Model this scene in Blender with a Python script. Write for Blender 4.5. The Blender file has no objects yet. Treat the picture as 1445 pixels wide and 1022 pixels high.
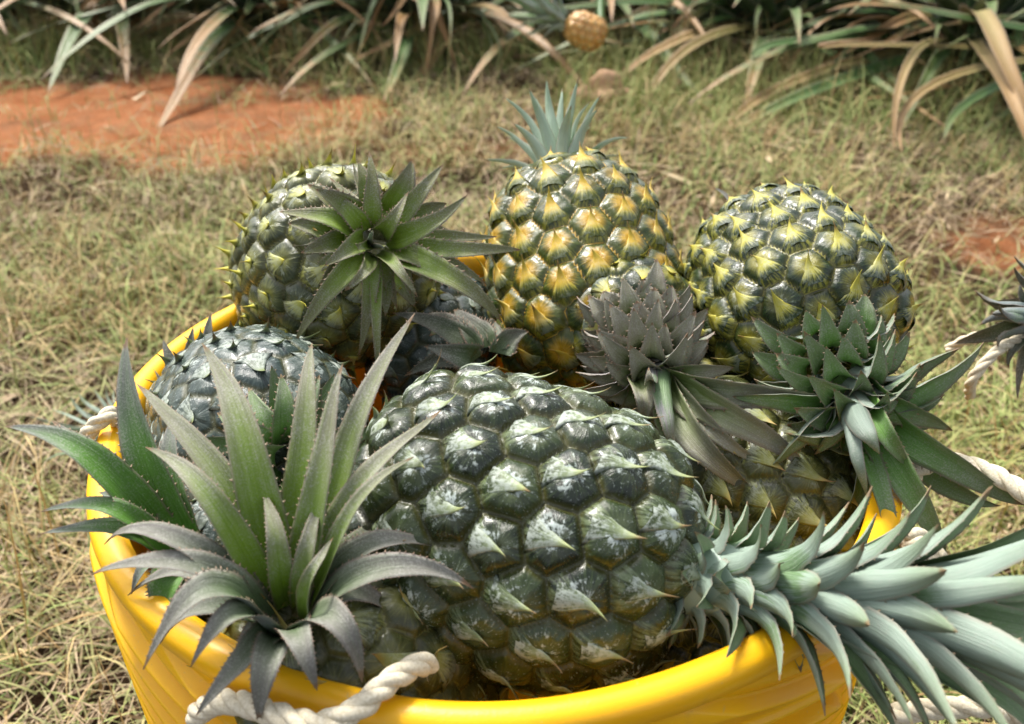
import bpy, math, random
import numpy as np
from mathutils import Vector, Matrix

# ------------------------------------------------------------------ camera
SC = bpy.context.scene
COL = SC.collection
RIM_Z = 0.32                       # height of the tub rim above the ground
PITCH = math.radians(30.6)
CAM = np.array([0.008, -0.400, RIM_Z + 0.262])
HF = math.radians(58)
FPX = 722.5 / math.tan(HF / 2)
cam = bpy.data.cameras.new('camera')
camo = bpy.data.objects.new('camera', cam); COL.objects.link(camo)
camo.location = CAM; camo.rotation_euler = (math.radians(90) - PITCH, 0, 0)
cam.sensor_width = 36; cam.angle = HF; cam.clip_start = 0.02; cam.clip_end = 200
cam.dof.use_dof = True; cam.dof.focus_distance = 0.42; cam.dof.aperture_fstop = 12
SC.camera = camo

# ------------------------------------------------------------------ light
SUN_EL, SUN_AZ = math.radians(58), math.radians(-35)      # azimuth measured from +Y towards +X
w = bpy.data.worlds.new('World'); SC.world = w; w.use_nodes = True
nt = w.node_tree; bg = nt.nodes['Background']
sky = nt.nodes.new('ShaderNodeTexSky'); sky.sky_type = 'NISHITA'; sky.sun_disc = False
sky.sun_elevation = SUN_EL; sky.sun_rotation = SUN_AZ
sky.air_density = 1.0; sky.dust_density = 4.0; sky.ozone_density = 1.0
hs_ = nt.nodes.new('ShaderNodeHueSaturation'); hs_.inputs['Saturation'].default_value = .30   # thin bright overcast
nt.links.new(sky.outputs[0], hs_.inputs['Color']); nt.links.new(hs_.outputs[0], bg.inputs[0]); bg.inputs[1].default_value = 0.115
sun = bpy.data.lights.new('sun', 'SUN'); sun.energy = 2.3; sun.angle = math.radians(14); sun.color = (1, .95, .87)
suno = bpy.data.objects.new('sun', sun); COL.objects.link(suno)
sd = Vector((math.cos(SUN_EL) * math.sin(SUN_AZ), math.cos(SUN_EL) * math.cos(SUN_AZ), math.sin(SUN_EL)))
suno.rotation_euler = sd.to_track_quat('Z', 'Y').to_euler(); suno.location = (0, 0, 6)
SC.view_settings.view_transform = 'Standard'; SC.view_settings.look = 'None'
SC.view_settings.exposure = 1.32; SC.view_settings.gamma = 1.0

# ------------------------------------------------------------------ helpers
def at(px, py, d):
    """the point of the place seen at that spot, d metres in front of the lens"""
    x = (px - 722.5) / FPX * d; y = (py - 511) / FPX * d
    c, s = math.cos(PITCH), math.sin(PITCH)
    return CAM + np.array([x, d * c - y * s, -d * s - y * c])
def nz(v):
    v = np.asarray(v, float); return v / max(1e-12, np.linalg.norm(v))
UP_IMG = np.array([0, math.sin(PITCH), math.cos(PITCH)])
TO_CAM = np.array([0, -math.cos(PITCH), math.sin(PITCH)])
RIGHT = np.array([1., 0, 0])

def tag(o, label=None, cat=None, group=None, kind=None):
    if label: o['label'] = label
    if cat: o['category'] = cat
    if group: o['group'] = group
    if kind: o['kind'] = kind
    return o
def empty(name, loc):
    o = bpy.data.objects.new(name, None); COL.objects.link(o); o.location = loc; o.empty_display_size = .02
    return o
class MB:
    """collects vertices, faces and one colour value per vertex"""
    def __init__(s): s.v = []; s.f = []; s.c = []; s.m = []; s.n = 0
    def add(s, V, F, C, mat=0):
        V = np.asarray(V, float); s.v.append(V); s.c.append(np.asarray(C, float))
        for f in F: s.f.append([i + s.n for i in f]); s.m.append(mat)
        s.n += len(V)
    def build(s, name, mats, parent=None, smooth=True, extra=None):
        V = np.concatenate(s.v); C = np.concatenate(s.c)
        if parent is not None: V = V - np.array(parent.location)
        me = bpy.data.meshes.new(name)
        me.from_pydata(V.tolist(), [], s.f)
        if not isinstance(mats, (list, tuple)): mats = [mats]
        for m in mats: me.materials.append(m)
        me.polygons.foreach_set('material_index', s.m)
        me.polygons.foreach_set('use_smooth', [smooth] * len(s.f))
        a = me.color_attributes.new('dat', 'FLOAT_COLOR', 'POINT')
        a.data.foreach_set('color', C.astype(np.float32).ravel())
        if extra is not None:
            a = me.color_attributes.new('uvl', 'FLOAT_COLOR', 'POINT'); z = np.zeros((len(V), 4), np.float32); z[:len(extra)] = extra; a.data.foreach_set('color', z.ravel())
        me.update()
        o = bpy.data.objects.new(name, me); COL.objects.link(o)
        if parent is not None: o.parent = parent
        return o
def grid_faces(nu, nv, closed_v=True, off=0):
    F = []
    for i in range(nu - 1):
        for j in range(nv if closed_v else nv - 1):
            a = i * nv + j; b = i * nv + (j + 1) % nv
            F.append((off + a, off + b, off + b + nv, off + a + nv))
    return F

# ------------------------------------------------------------------ materials
class NT:
    def __init__(s, name, rough=.5, spec=.5):
        s.mat = bpy.data.materials.new(name); s.mat.use_nodes = True
        s.t = s.mat.node_tree; s.b = s.t.nodes['Principled BSDF']
        s.b.inputs['Roughness'].default_value = rough; s.b.inputs['Specular IOR Level'].default_value = spec
    def node(s, ty, **k):
        n = s.t.nodes.new(ty)
        for a, b in k.items(): setattr(n, a, b)
        return n
    def put(s, sock, v):
        if hasattr(v, 'links') or isinstance(v, bpy.types.NodeSocket): s.t.links.new(v, sock)
        else:
            try: sock.default_value = v
            except Exception: sock.default_value = (*v, 1)
    def mix(s, f, a, b, mode='MIX'):
        n = s.node('ShaderNodeMix', data_type='RGBA', blend_type=mode)
        s.put(n.inputs[0], f)
        for i, c in ((6, a), (7, b)):
            if isinstance(c, bpy.types.NodeSocket): s.t.links.new(c, n.inputs[i])
            else: n.inputs[i].default_value = (*c[:3], 1)
        return n.outputs[2]
    def m(s, op, a, b=0.0, c=0.0, clamp=False):
        n = s.node('ShaderNodeMath', operation=op); n.use_clamp = clamp
        s.put(n.inputs[0], a); s.put(n.inputs[1], b)
        if op in ('MULTIPLY_ADD', 'SMOOTH_MIN', 'SMOOTH_MAX'): s.put(n.inputs[2], c)
        return n.outputs[0]
    def step(s, v, lo, hi):
        n = s.node('ShaderNodeMapRange', interpolation_type='SMOOTHSTEP')
        s.put(n.inputs[0], v); s.put(n.inputs[1], lo); s.put(n.inputs[2], hi)
        return n.outputs[0]
    def dat(s):
        a = s.node('ShaderNodeAttribute', attribute_name='dat'); p = s.node('ShaderNodeSeparateColor')
        s.t.links.new(a.outputs[0], p.inputs[0])
        return p.outputs[0], p.outputs[1], p.outputs[2], a.outputs['Alpha']
    def pos(s):
        return s.node('ShaderNodeTexCoord').outputs['Object']
    def noise(s, vec, scale, detail=4, rough=.55):
        n = s.node('ShaderNodeTexNoise'); s.t.links.new(vec, n.inputs['Vector'])
        n.inputs['Scale'].default_value = scale; n.inputs['Detail'].default_value = detail; n.inputs['Roughness'].default_value = rough
        return n.outputs[0]
    def vec(s, x, y, z):
        n = s.node('ShaderNodeCombineXYZ'); s.put(n.inputs[0], x); s.put(n.inputs[1], y); s.put(n.inputs[2], z); return n.outputs[0]
    def bump(s, h, strength=.5, dist=.001):
        n = s.node('ShaderNodeBump'); n.inputs['Strength'].default_value = strength; n.inputs['Distance'].default_value = dist
        s.t.links.new(h, n.inputs['Height']); s.t.links.new(n.outputs[0], s.b.inputs['Normal'])
    def out(s, col, rough=None):
        s.put(s.b.inputs['Base Color'], col)
        if rough is not None: s.put(s.b.inputs['Roughness'], rough)
        return s.mat

def fruit_mats(name, skin, belly, centre, centre_amt, bract, wax_glare, tipcol=(.30, .30, .05)):
    """dat = (bract mask, distance from the groove, random per eye, closeness to the eye centre)"""
    n = NT(name + '_skin', .34, .36)
    br, gr, rn, ce = n.dat(); P = n.pos()
    a = n.node('ShaderNodeAttribute', attribute_name='uvl'); p = n.node('ShaderNodeSeparateColor'); n.t.links.new(a.outputs[0], p.inputs[0]); u, v = p.outputs[0], p.outputs[1]
    du = n.m('SUBTRACT', .08, u); rad = n.m('SQRT', n.m('ADD', n.m('MULTIPLY', du, du), n.m('MULTIPLY', v, v))); an = n.m('ARCTAN2', v, du)
    stk = n.noise(n.vec(n.m('MULTIPLY', n.m('COSINE', an), 3.2), n.m('MULTIPLY', n.m('SINE', an), 3.2), n.m('MULTIPLY_ADD', rn, 40, n.m('MULTIPLY', rad, 1.3))), 2.2, 4, .7)
    nA = n.noise(P, 300, 5, .68); nB = n.noise(P, 70, 3); nC = n.noise(P, 1000, 2, .7); nD = n.noise(P, 22, 2)
    base = n.mix(n.step(n.m('ADD', rn, n.m('MULTIPLY', nB, .6)), .4, 1.2), skin, belly)
    base = n.mix(n.m('MULTIPLY', n.step(stk, .45, .72), .45), base, [x * 2.2 for x in belly])
    base = n.mix(n.m('MULTIPLY', n.step(gr, .26, .0), .75), base, (.075, .070, .018))         # olive seams between the eyes
    cm = n.m('MULTIPLY', n.m('MULTIPLY', n.step(n.m('ADD', n.m('MULTIPLY', rad, -1.), n.m('MULTIPLY', stk, .35)), -.26, .06), centre_amt), n.step(n.m('ADD', rn, nD), .35, .9))
    base = n.mix(cm, base, centre)
    bm = n.m('MULTIPLY', br, n.step(stk, .40, .62))
    base = n.mix(n.m('MULTIPLY', bm, .6), base, bract)
    # frosty wax bloom and painted white glare, broken into flecks and rays
    wm = n.m('ADD', n.m('MULTIPLY', ce, .34), n.m('MULTIPLY', n.m('SUBTRACT', stk, .5), .9))
    wm = n.m('ADD', wm, n.m('MULTIPLY', n.m('SUBTRACT', nA, .5), 1.7))
    wm = n.m('ADD', wm, n.m('MULTIPLY', n.m('SUBTRACT', nB, .5), 1.1))
    wm = n.m('MULTIPLY', n.step(wm, .24, .50), wax_glare)
    wm = n.m('MULTIPLY', wm, n.step(gr, .10, .6))
    base = n.mix(n.m('MULTIPLY', n.step(nA, .66, .72), .5), base, (.13, .085, .04))
    fl = n.m('MULTIPLY', n.step(nC, .62, .72), n.m('MULTIPLY', wax_glare, .40))
    base = n.mix(n.m('MAXIMUM', wm, fl), base, (.44, .50, .47))
    n.b.inputs['Coat Weight'].default_value = .30; n.b.inputs['Coat Roughness'].default_value = .16
    n.bump(n.m('ADD', n.m('ADD', nA, n.m('MULTIPLY', nB, 1.0)), n.m('MULTIPLY', stk, 1.2)), .40, .0012)
    skinm = n.out(base, n.m('MULTIPLY_ADD', wm, .3, .22))
    k = NT(name + '_bract', .5, .35)
    t, v, rn, fr_ = k.dat(); P = k.pos(); q = k.noise(P, 500, 4, .7); q2 = k.noise(P, 90, 3)
    sk = k.noise(k.vec(k.m('MULTIPLY', v, 5), k.m('MULTIPLY', t, .8), k.m('MULTIPLY', rn, 31)), 1.6, 3, .7)
    c = k.mix(k.step(k.m('ADD', t, k.m('MULTIPLY', k.m('SUBTRACT', sk, .5), .9)), .05, .45), belly, bract)
    c = k.mix(k.step(t, .50, .85), c, tipcol)
    c = k.mix(k.m('MULTIPLY', centre_amt * .8, k.m('MULTIPLY', k.step(t, .2, .5), k.step(t, .85, .55))), c, centre)
    c = k.mix(k.m('MULTIPLY', k.step(k.m('ADD', t, k.m('MULTIPLY', rn, .3)), .95, 1.14), .8), c, (.16, .07, .03))
    wx = k.m('MULTIPLY', k.m('MULTIPLY', k.step(k.m('ADD', k.m('ADD', q, k.m('MULTIPLY', q2, .6)), k.m('MULTIPLY', sk, .4)), .88, 1.12), .12 + .55 * wax_glare), k.step(t, .8, .45))
    c = k.mix(wx, c, (.46, .51, .46))  # whitish bract flecks: waxy bloom with glare painted in
    k.bump(k.m('ADD', sk, q), .3, .0008)
    return [skinm, k.out(c)]

def leaf_mat(name, green, tip, under, scurf=.5, tstart=.25, tend=.9, rough=.42, under_pale=.0, dry=0.):
    """dat = (along, across, random, underside)"""
    n = NT(name, rough, .4)
    t, v, rn, un = n.dat(); P = n.pos()
    q = n.vec(n.m('MULTIPLY', v, 9), n.m('MULTIPLY', t, .9), n.m('MULTIPLY', rn, 37))
    st = n.noise(q, 1.0, 4, .7); nA = n.noise(P, 120, 3); nF = n.noise(P, 1300, 2, .8); nB = n.noise(P, 30, 2)
    tt = n.m('ADD', n.m('ADD', t, n.m('MULTIPLY', n.m('SUBTRACT', st, .5), .55)), n.m('MULTIPLY', n.m('SUBTRACT', rn, .5), .25))
    av = n.m('ABSOLUTE', v)
    tt = n.m('ADD', tt, n.m('MULTIPLY', av, .18))
    c = n.mix(n.step(tt, tstart, tend), green, tip)
    c = n.mix(n.m('MULTIPLY', n.step(st, .35, .75), .35), c, [min(1, x * 1.9) for x in green])
    u = n.mix(n.m('MULTIPLY', n.step(st, .45, .75), .5), under, [x * .72 for x in under])
    st2 = n.noise(n.vec(n.m('MULTIPLY', v, 22), n.m('MULTIPLY', t, 2.2), n.m('MULTIPLY', rn, 57)), 1.0, 3, .7)
    u = n.mix(n.m('MULTIPLY', n.step(st2, .42, .70), .5), u, [x * .5 for x in under])
    u = n.mix(n.m('MULTIPLY', n.step(n.m('ADD', nB, n.m('MULTIPLY', n.m('SUBTRACT', st2, .5), .5)), .58, .64), .8), u, (.10, .20, .06))
    u = n.mix(n.step(t, .55, 1.0), u, tip)
    c = n.mix(n.step(un, .4, .6), c, u)
    sc = n.m('MULTIPLY', n.step(n.m('ADD', nF, n.m('MULTIPLY', nA, .35)), .62, .86), scurf)
    sc = n.m('MULTIPLY', n.m('MULTIPLY', sc, n.m('MULTIPLY_ADD', st, 1.6, .2)), n.m('MULTIPLY_ADD', n.step(tt, .1, .8), .8, .2))
    c = n.mix(sc, c, (.36, .36, .33))
    c = n.mix(n.m('MULTIPLY', n.step(av, .84, .99), .5), c, (.30, .23, .19))
    c = n.mix(n.step(av, 1.02, 1.1), c, (.33, .22, .14))                    # the marginal teeth
    if dry:
        d = n.step(n.m('ADD', n.m('ADD', n.m('MULTIPLY', t, .8), n.m('MULTIPLY', nB, .4)), n.m('MULTIPLY', rn, .8)), 1.55 - dry, 1.80 - dry)
        c = n.mix(d, c, n.mix(st, (.25, .11, .04), (.28, .20, .08)))
    c = n.mix(n.m('MULTIPLY', n.step(n.m('ADD', t, n.m('MULTIPLY', rn, .05)), .955, .995), .8), c, (.20, .11, .05))
    n.bump(n.m('ADD', st, n.m('MULTIPLY', st2, .7)), .55, .001)
    n.b.inputs['Subsurface Weight'].default_value = .0
    return n.out(c, n.m('MULTIPLY_ADD', sc, .3, rough))

M_LEAF_GREEN = leaf_mat('leaf_fresh', (.125, .215, .012), (.175, .160, .125), (.15, .20, .17), .6, .25, .85)
M_LEAF_DARK = leaf_mat('leaf_dark', (.055, .085, .030), (.105, .105, .085), (.16, .20, .20), .55, .30, .85)
M_LEAF_GREY = leaf_mat('leaf_grey', (.085, .135, .055), (.170, .155, .145), (.18, .21, .20), .6, .15, .85)
M_LEAF_TEAL = leaf_mat('leaf_teal', (.095, .215, .035), (.140, .185, .090), (.21, .27, .22), .5, .3, .9)
M_LEAF_PALE = leaf_mat('leaf_pale', (.13, .24, .08), (.19, .26, .15), (.29, .38, .31), .3, .3, .9, .45)
M_LEAF_FIELD = leaf_mat('leaf_field', (.045, .105, .022), (.11, .13, .035), (.055, .085, .045), .15, .4, 1.0, .45, dry=.40)

# ------------------------------------------------------------------ leaves
M_LEAF_DRY = leaf_mat('leaf_dry', (.17, .15, .045), (.29, .16, .065), (.22, .15, .08), .2, .1, .9, .6)
NT_, NV_ = 16, 7
def leaf(mb, P0, P1, P2, width, up, rng, chan=.30, teeth=16, tooth=.09, taper=1.7, twist=0., base_w=.8, thick=.0011, wav=.02, P3=None, mat=0):
    t = np.linspace(0, 1, NT_) ** .92
    if P3 is None:
        Q = [np.outer((1 - t) ** 2, P0), np.outer(2 * t * (1 - t), P1), np.outer(t ** 2, P2)]
    else:
        Q = [np.outer((1 - t) ** 3, P0), np.outer(3 * t * (1 - t) ** 2, P1), np.outer(3 * t * t * (1 - t), P2), np.outer(t ** 3, P3)]
        P2 = P3
    C = sum(Q); L = np.linalg.norm(P2 - P0)
    T = np.gradient(C, axis=0); T /= np.linalg.norm(T, axis=1)[:, None] + 1e-12
    side = np.cross(P2 - P0, up)
    if np.linalg.norm(side) < 1e-6: side = np.cross(P1 - P0, RIGHT)
    side = nz(side)
    S = np.tile(side, (NT_, 1)); S -= (S * T).sum(1)[:, None] * T; S /= np.linalg.norm(S, axis=1)[:, None]
    N = np.cross(S, T)
    a = twist * t; S, N = S * np.cos(a)[:, None] + N * np.sin(a)[:, None], N * np.cos(a)[:, None] - S * np.sin(a)[:, None]
    wd = width * .5 * (base_w + (1 - base_w) * np.minimum(1, t * 4)) * np.clip(1 - t ** taper, 0, 1) ** .85
    wd[-1] = width * .008
    ph = rng.uniform(0, 6.28); C = C + N * (wav * L * np.sin(t * 7 + ph) * t)[:, None] + S * (wav * .7 * L * np.sin(t * 5 + ph * 2) * t)[:, None]
    v = np.linspace(-1, 1, NV_); r = rng.uniform(0, 1)
    top = []; bot = []; ct = []; cb = []
    for i in range(NT_):
        for j in range(NV_):
            edge = math.sin(t[i] * 26 + ph + (0 if v[j] < 0 else 2)) * .05 * abs(v[j])
            p = C[i] + S[i] * wd[i] * v[j] + N[i] * wd[i] * (chan * (abs(v[j]) ** 1.6) * 2 + edge)
            top.append(p); ct.append((t[i], v[j], r, 0))
            th = thick * (1 - .9 * abs(v[j]) ** 3) * (1 - .7 * t[i])
            bot.append(p - N[i] * th); cb.append((t[i], v[j], r, 1))
    nn = NT_ * NV_
    F = [(b, a_, d, c) for a_, b, c, d in grid_faces(NT_, NV_, False)]
    F = [tuple(reversed(f)) for f in F]
    G = [tuple(reversed([q + nn for q in f])) for f in F]
    E = []
    for i in range(NT_ - 1):
        a_ = i * NV_; b = a_ + NV_; E.append((a_, b, b + nn, a_ + nn))
        a_ += NV_ - 1; b += NV_ - 1; E.append((a_, a_ + nn, b + nn, b))
    mb.add(top + bot, F + G + E, ct + cb, mat)
    if teeth:
        tv, tf, tc = [], [], []
        arr = np.array(top).reshape(NT_, NV_, 3)
        for sgn, j, j2 in ((-1, 0, 1), (1, NV_ - 1, NV_ - 2)):
            for k in range(teeth):
                s = (k + .5 + rng.uniform(-.25, .25)) / teeth * .96 + .02
                f = np.interp(s, t, np.arange(NT_)); i = int(min(f, NT_ - 2)); u = f - i
                p = arr[i, j] * (1 - u) + arr[i + 1, j] * u; q = arr[i, j2] * (1 - u) + arr[i + 1, j2] * u
                o = nz(p - q); tl = width * tooth * (1.05 - .5 * s) * rng.uniform(.7, 1.25); bw = tl * .55
                n0 = len(tv)
                tv += [p - T[i] * bw - o * tl * .1, p + T[i] * bw - o * tl * .1, p + o * tl + T[i] * tl * .7, p + N[i] * tl * .22 - o * tl * .1]
                tf += [(n0, n0 + 1, n0 + 2), (n0 + 1, n0 + 3, n0 + 2), (n0 + 3, n0, n0 + 2)]
                tc += [(s, 1.0, r, 0)] * 2 + [(s, 1.2, r, 0), (s, 1.05, r, 0)]
        mb.add(tv, tf, tc, mat)

def crown_leaves(mb, base, d, axis, specs, rng, rad=.010, **k):
    """specs: tip x, tip y, tip depth step, middle x, y, depth step, width in px"""
    axis = nz(axis)
    for sp in specs:
        tx, ty, td, mx, my, md, wp = sp[:7]
        tip = at(tx, ty, d + td); mid = at(mx, my, d + md)
        r = (mid * .6 + tip * .4) - base; r = r - axis * (r @ axis); r = nz(r)
        P0 = base + r * rad - axis * .004
        P1 = mid * 2 - (P0 + tip) * .5; P1 = P1 * .75 + mid * .25
        up = nz(axis + (TO_CAM * .15)); 
        if np.linalg.norm(np.cross(nz(tip - P0), axis)) < .35: up = -r
        kk = dict(k); kk['twist'] = rng.uniform(-.3, .3); kk.setdefault('wav', .03)
        if len(sp) > 7: kk['mat'] = sp[7]
        if k.get('lower') is not None and ty > k['lower']: kk['mat'] = 1
        kk.pop('lower', None)
        leaf(mb, P0, P1, tip, wp / FPX * d, up, rng, **kk)
def auto_leaves(mb, base, axis, n, rng, stalk=.05, rad0=.02, rad1=.006, L0=.03, L1=.1, a0=80, a1=15, c0=35, c1=5, w0=.016, w1=.016, pw=1., start=0, jit=.12, keep=None, droop=0., vary=.15, **k):
    axis = nz(axis); e1 = nz(np.cross(axis, [.3, .2, .9])); e2 = np.cross(axis, e1)
    for i in range(n):
        f = (i + .5) / n; th = (i + start) * 2.39996 + rng.uniform(-jit, jit)
        r = e1 * math.cos(th) + e2 * math.sin(th); g = f ** pw
        if keep is not None and not keep(r, f): continue
        L = (L0 + (L1 - L0) * g) * rng.uniform(1 - vary, 1 + vary)
        A = math.radians(a0 + (a1 - a0) * f + rng.uniform(-7, 7)); B = math.radians(c0 + (c1 - c0) * f)
        P0 = base + axis * stalk * f + r * (rad0 + (rad1 - rad0) * f)
        P1 = P0 + L * .55 * (axis * math.cos(B) + r * math.sin(B))
        P2 = P0 + L * (axis * math.cos(A) + r * math.sin(A)) + np.array([0, 0, -droop * L])
        leaf(mb, P0, P1, P2, (w0 + (w1 - w0) * f) * rng.uniform(.85, 1.15), axis if math.degrees(A) > 25 else -r, rng, twist=rng.uniform(-1, 1) * vary * 2, **k)

# ------------------------------------------------------------------ fruit
def fruit(parent, centre, axis, L, R, n_eyes, mats, seed, res=(220, 170), bulge=.20, tip_len=.55, tip_lift=.26, tip_w=.15, spin=0., expo=.80):
    rng = np.random.default_rng(seed)
    axis = nz(axis); e1 = nz(np.cross(axis, [.31, .17, .93])); e2 = np.cross(axis, e1)
    def prof(th):
        c, s = np.cos(th), np.sin(th)
        z = -L / 2 * np.sign(c) * np.abs(c) ** expo
        r = R * np.abs(s) ** expo * (1 - .07 * (z / (L / 2)) - .03 * np.cos(2.2 * z / L * 3.14))
        return z, r
    def surf(th, ph):
        z, r = prof(th)
        return z[..., None] * axis + r[..., None] * (np.cos(ph)[..., None] * e1 + np.sin(ph)[..., None] * e2)
    T = np.linspace(.002, math.pi - .002, 3000); z, r = prof(T)
    ds = np.hypot(np.diff(z), np.diff(r)); A = np.concatenate([[0], np.cumsum(ds * (r[1:] + r[:-1]) * .5 * 2 * math.pi)])
    fr = (np.arange(n_eyes) + .5) / n_eyes
    eth = np.interp(fr, A / A[-1], T); eph = (np.arange(n_eyes) * 2.39996 + spin + rng.uniform(-.16, .16, n_eyes)) % (2 * math.pi)
    cell = math.sqrt(A[-1] / n_eyes)
    def frame(th, ph):
        p = surf(th, ph); h = 1e-3
        a = surf(th + h, ph) - surf(th - h, ph); a /= np.linalg.norm(a, axis=-1, keepdims=True)
        b = -np.sin(ph)[..., None] * e1 + np.cos(ph)[..., None] * e2
        n = np.cross(b, a); n *= np.sign((n * p).sum(-1, keepdims=True))
        return p, a, b, n
    for it in range(90):                                                 # let the eyes settle into their honeycomb
        q, a_, b_, _ = frame(eth, eph); D = q[:, None] - q[None]; ln = np.linalg.norm(D, axis=-1) + np.eye(n_eyes)
        f = (D / ln[..., None] * (np.clip(1.25 * cell - ln, 0, None) * (1 - np.eye(n_eyes)))[..., None]).sum(1) * .22
        hh = 1e-3; sp = np.linalg.norm(surf(eth + hh, eph) - surf(eth - hh, eph), axis=1) / (2 * hh); rr_ = np.maximum(prof(eth)[1], .2 * R)
        eth = np.clip(eth + (f * a_).sum(1) / np.maximum(sp, .3 * R), .12, math.pi - .12); eph = eph + (f * b_).sum(1) / rr_
    ep, ea, eb, en = frame(eth, eph)
    nu, nv = res[1], res[0]
    tt = np.interp(np.linspace(0, 1, nu), np.linspace(0, 1, 3000), T)
    # even spacing along the outline
    s = np.concatenate([[0], np.cumsum(ds)]); tt = np.interp(np.linspace(0, s[-1], nu), s, T)
    TH, PH = np.meshgrid(tt, np.linspace(0, 2 * math.pi, nv, endpoint=False), indexing='ij')
    TH = TH.ravel(); PH = PH.ravel(); P, a, b, N = frame(TH, PH)
    D = ((P[:, None, :] - ep[None]) ** 2).sum(-1)
    i2 = np.argpartition(D, 2, axis=1)[:, :3]; dd = np.take_along_axis(D, i2, 1); o = np.argsort(dd, axis=1)
    i2 = np.take_along_axis(i2, o, 1); i1 = i2[:, 0]; border = np.full(len(P), 9.)
    for q in (1, 2):
        j = i2[:, q]; dv = ep[j] - ep[i1]; ln = np.linalg.norm(dv, axis=1)
        border = np.minimum(border, np.abs((((ep[j] + ep[i1]) / 2 - P) * dv).sum(1) / ln))
    g = np.clip(border / (cell * .42), 0, 1)
    dp = P - ep[i1]; u = (dp * ea[i1]).sum(1) / cell; v = (dp * eb[i1]).sum(1) / cell
    er = rng.uniform(0, 1, n_eyes); hgt = rng.uniform(.85, 1.15, n_eyes)
    rho = dd[:, 0] ** 0; rho = np.sqrt(dd[:, 0].clip(0)) if False else np.sqrt(D[np.arange(len(P)), i1])
    rho = rho / (rho + border + 1e-9)
    dome = np.sqrt(np.clip(1 - rho ** 2.6, 0, 1)); g = np.clip((1 - rho) / .8, 0, 1)
    ww = .52 * np.clip((.12 - u) / .62, 0, 1) ** 1.25
    br = 1 / (1 + np.exp(-(ww - np.abs(v)) / .022)) * (u < .16)
    rim_line = np.exp(-((np.abs(v) - ww) / .035) ** 2) * (u > -.5) * (u < .12)
    ridge = np.exp(-(v / .05) ** 2) * np.clip((u + .5) / .5, 0, 1) * (u < .12)
    keel = np.exp(-(v / .03) ** 2) * (u >= .05) * .4
    ce = np.exp(-((u / .30) ** 2 + (v / .30) ** 2))
    lump = .03 * np.sin(u * 17 + er[i1] * 9) * np.sin(v * 15 + er[i1] * 5)
    off = (er[i1] - .5) * .10
    h = cell * (bulge * dome * hgt[i1] + dome * (-.045 * np.exp(-((v - off * (u * 2)) / .022) ** 2) * (u > .02) * np.clip(u / .1, 0, 1) + .05 * (rng.uniform(-1, 1, n_eyes)[i1] * u + rng.uniform(-1, 1, n_eyes)[i1] * v) + .02 * keel - .035 * np.exp(-(((u - .06) / .10) ** 2 + (v / .12) ** 2)) + lump * .45))
    edge = np.clip(np.sin(TH) / .25, 0, 1)
    V = P + N * (h * (.35 + .65 * edge))[:, None]
    mb = MB()
    mb.add(V + centre, grid_faces(nu, nv), np.stack([br, g, er[i1], ce], 1))
    # curled spine tips of the bracts
    for k in range(n_eyes):
        if math.sin(eth[k]) < .16: continue
        q = rng.uniform(.55, 1.25); ns = 12; rows = []; cols = []; bend = rng.uniform(-.16, .16); pw = rng.uniform(1.3, 1.8); u0 = -.43; u1 = u0 + .55 + (tip_len + .0) * q * .62
        fold = rng.uniform(.03, .06)
        for i in range(ns):
            s_ = (i / (ns - 1)) ** .85; uu = u0 + (u1 - u0) * s_; free = max(0., (s_ - .50) / .50)
            wv = (.30 + tip_w) * (1 - s_) ** pw + .006
            for vj, up_ in ((-1, -.02), (-.72, .012), (-.38, .018), (0, fold), (.38, .018), (.72, .012), (1, -.02), (0, -.10 * (1 - free) - .02)):
                vv = wv * vj; rr_ = min(1., math.hypot(uu, vv) / .54)
                lay = bulge * hgt[k] * math.sqrt(max(0., 1 - rr_ ** 2.6)); pk = bulge * hgt[k]
                lift = lay if free == 0 else max(lay * (1 - free), 0) + (pk * min(1., free * 3 + .0) * min(1, free * 2) if uu > .1 else 0) * 0
                lift = lay * (1 - free) + pk * free + tip_lift * q * free ** 1.6
                rows.append(centre + ep[k] + cell * (ea[k] * uu + eb[k] * (vv + bend * free ** 2) + en[k] * (lift + up_ * (1 - .8 * s_)))); cols.append((s_, vj, er[k], free))
        F = grid_faces(ns, 8); n0 = (ns - 1) * 8
        mb.add(rows, F + [tuple(range(n0, n0 + 8))], cols, 1)
    return mb.build('fruit', mats, parent, extra=np.stack([u, v, er[i1], 0 * u], 1))

GR = 'pineapples heaped in the yellow tub'
def pineapple(label, centre, axis, L, R, n, mats, seed, group=GR, **k):
    o = tag(empty('pineapple', centre), label, 'pineapple', group)
    fruit(o, np.array(centre), axis, L, R, n, mats, seed, **k)
    return o

FM_DARK = fruit_mats('frosted_dark', (.006, .012, .005), (.026, .042, .010), (.16, .19, .10), .25, (.20, .25, .13), 1.0, (.27, .31, .13))
FM_YEL = fruit_mats('ripening', (.020, .036, .007), (.055, .070, .010), (.60, .34, .02), .70, (.30, .27, .03), .10, (.40, .30, .03))
FM_GRN = fruit_mats('olive', (.007, .017, .006), (.018, .034, .009), (.34, .30, .03), .6, (.36, .34, .05), .20, (.42, .37, .05))
FM_BACK = fruit_mats('grey_olive', (.026, .038, .016), (.075, .082, .030), (.34, .34, .08), .50, (.42, .42, .10), .35, (.60, .54, .06))
FM_SLATE = fruit_mats('slate', (.022, .038, .036), (.050, .070, .060), (.15, .18, .15), .25, (.15, .18, .13), .80, (.16, .20, .07))
FM_BROWN = fruit_mats('brown_olive', (.026, .032, .010), (.055, .062, .020), (.22, .22, .05), .4, (.28, .30, .10), .20, (.35, .26, .07))

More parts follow.
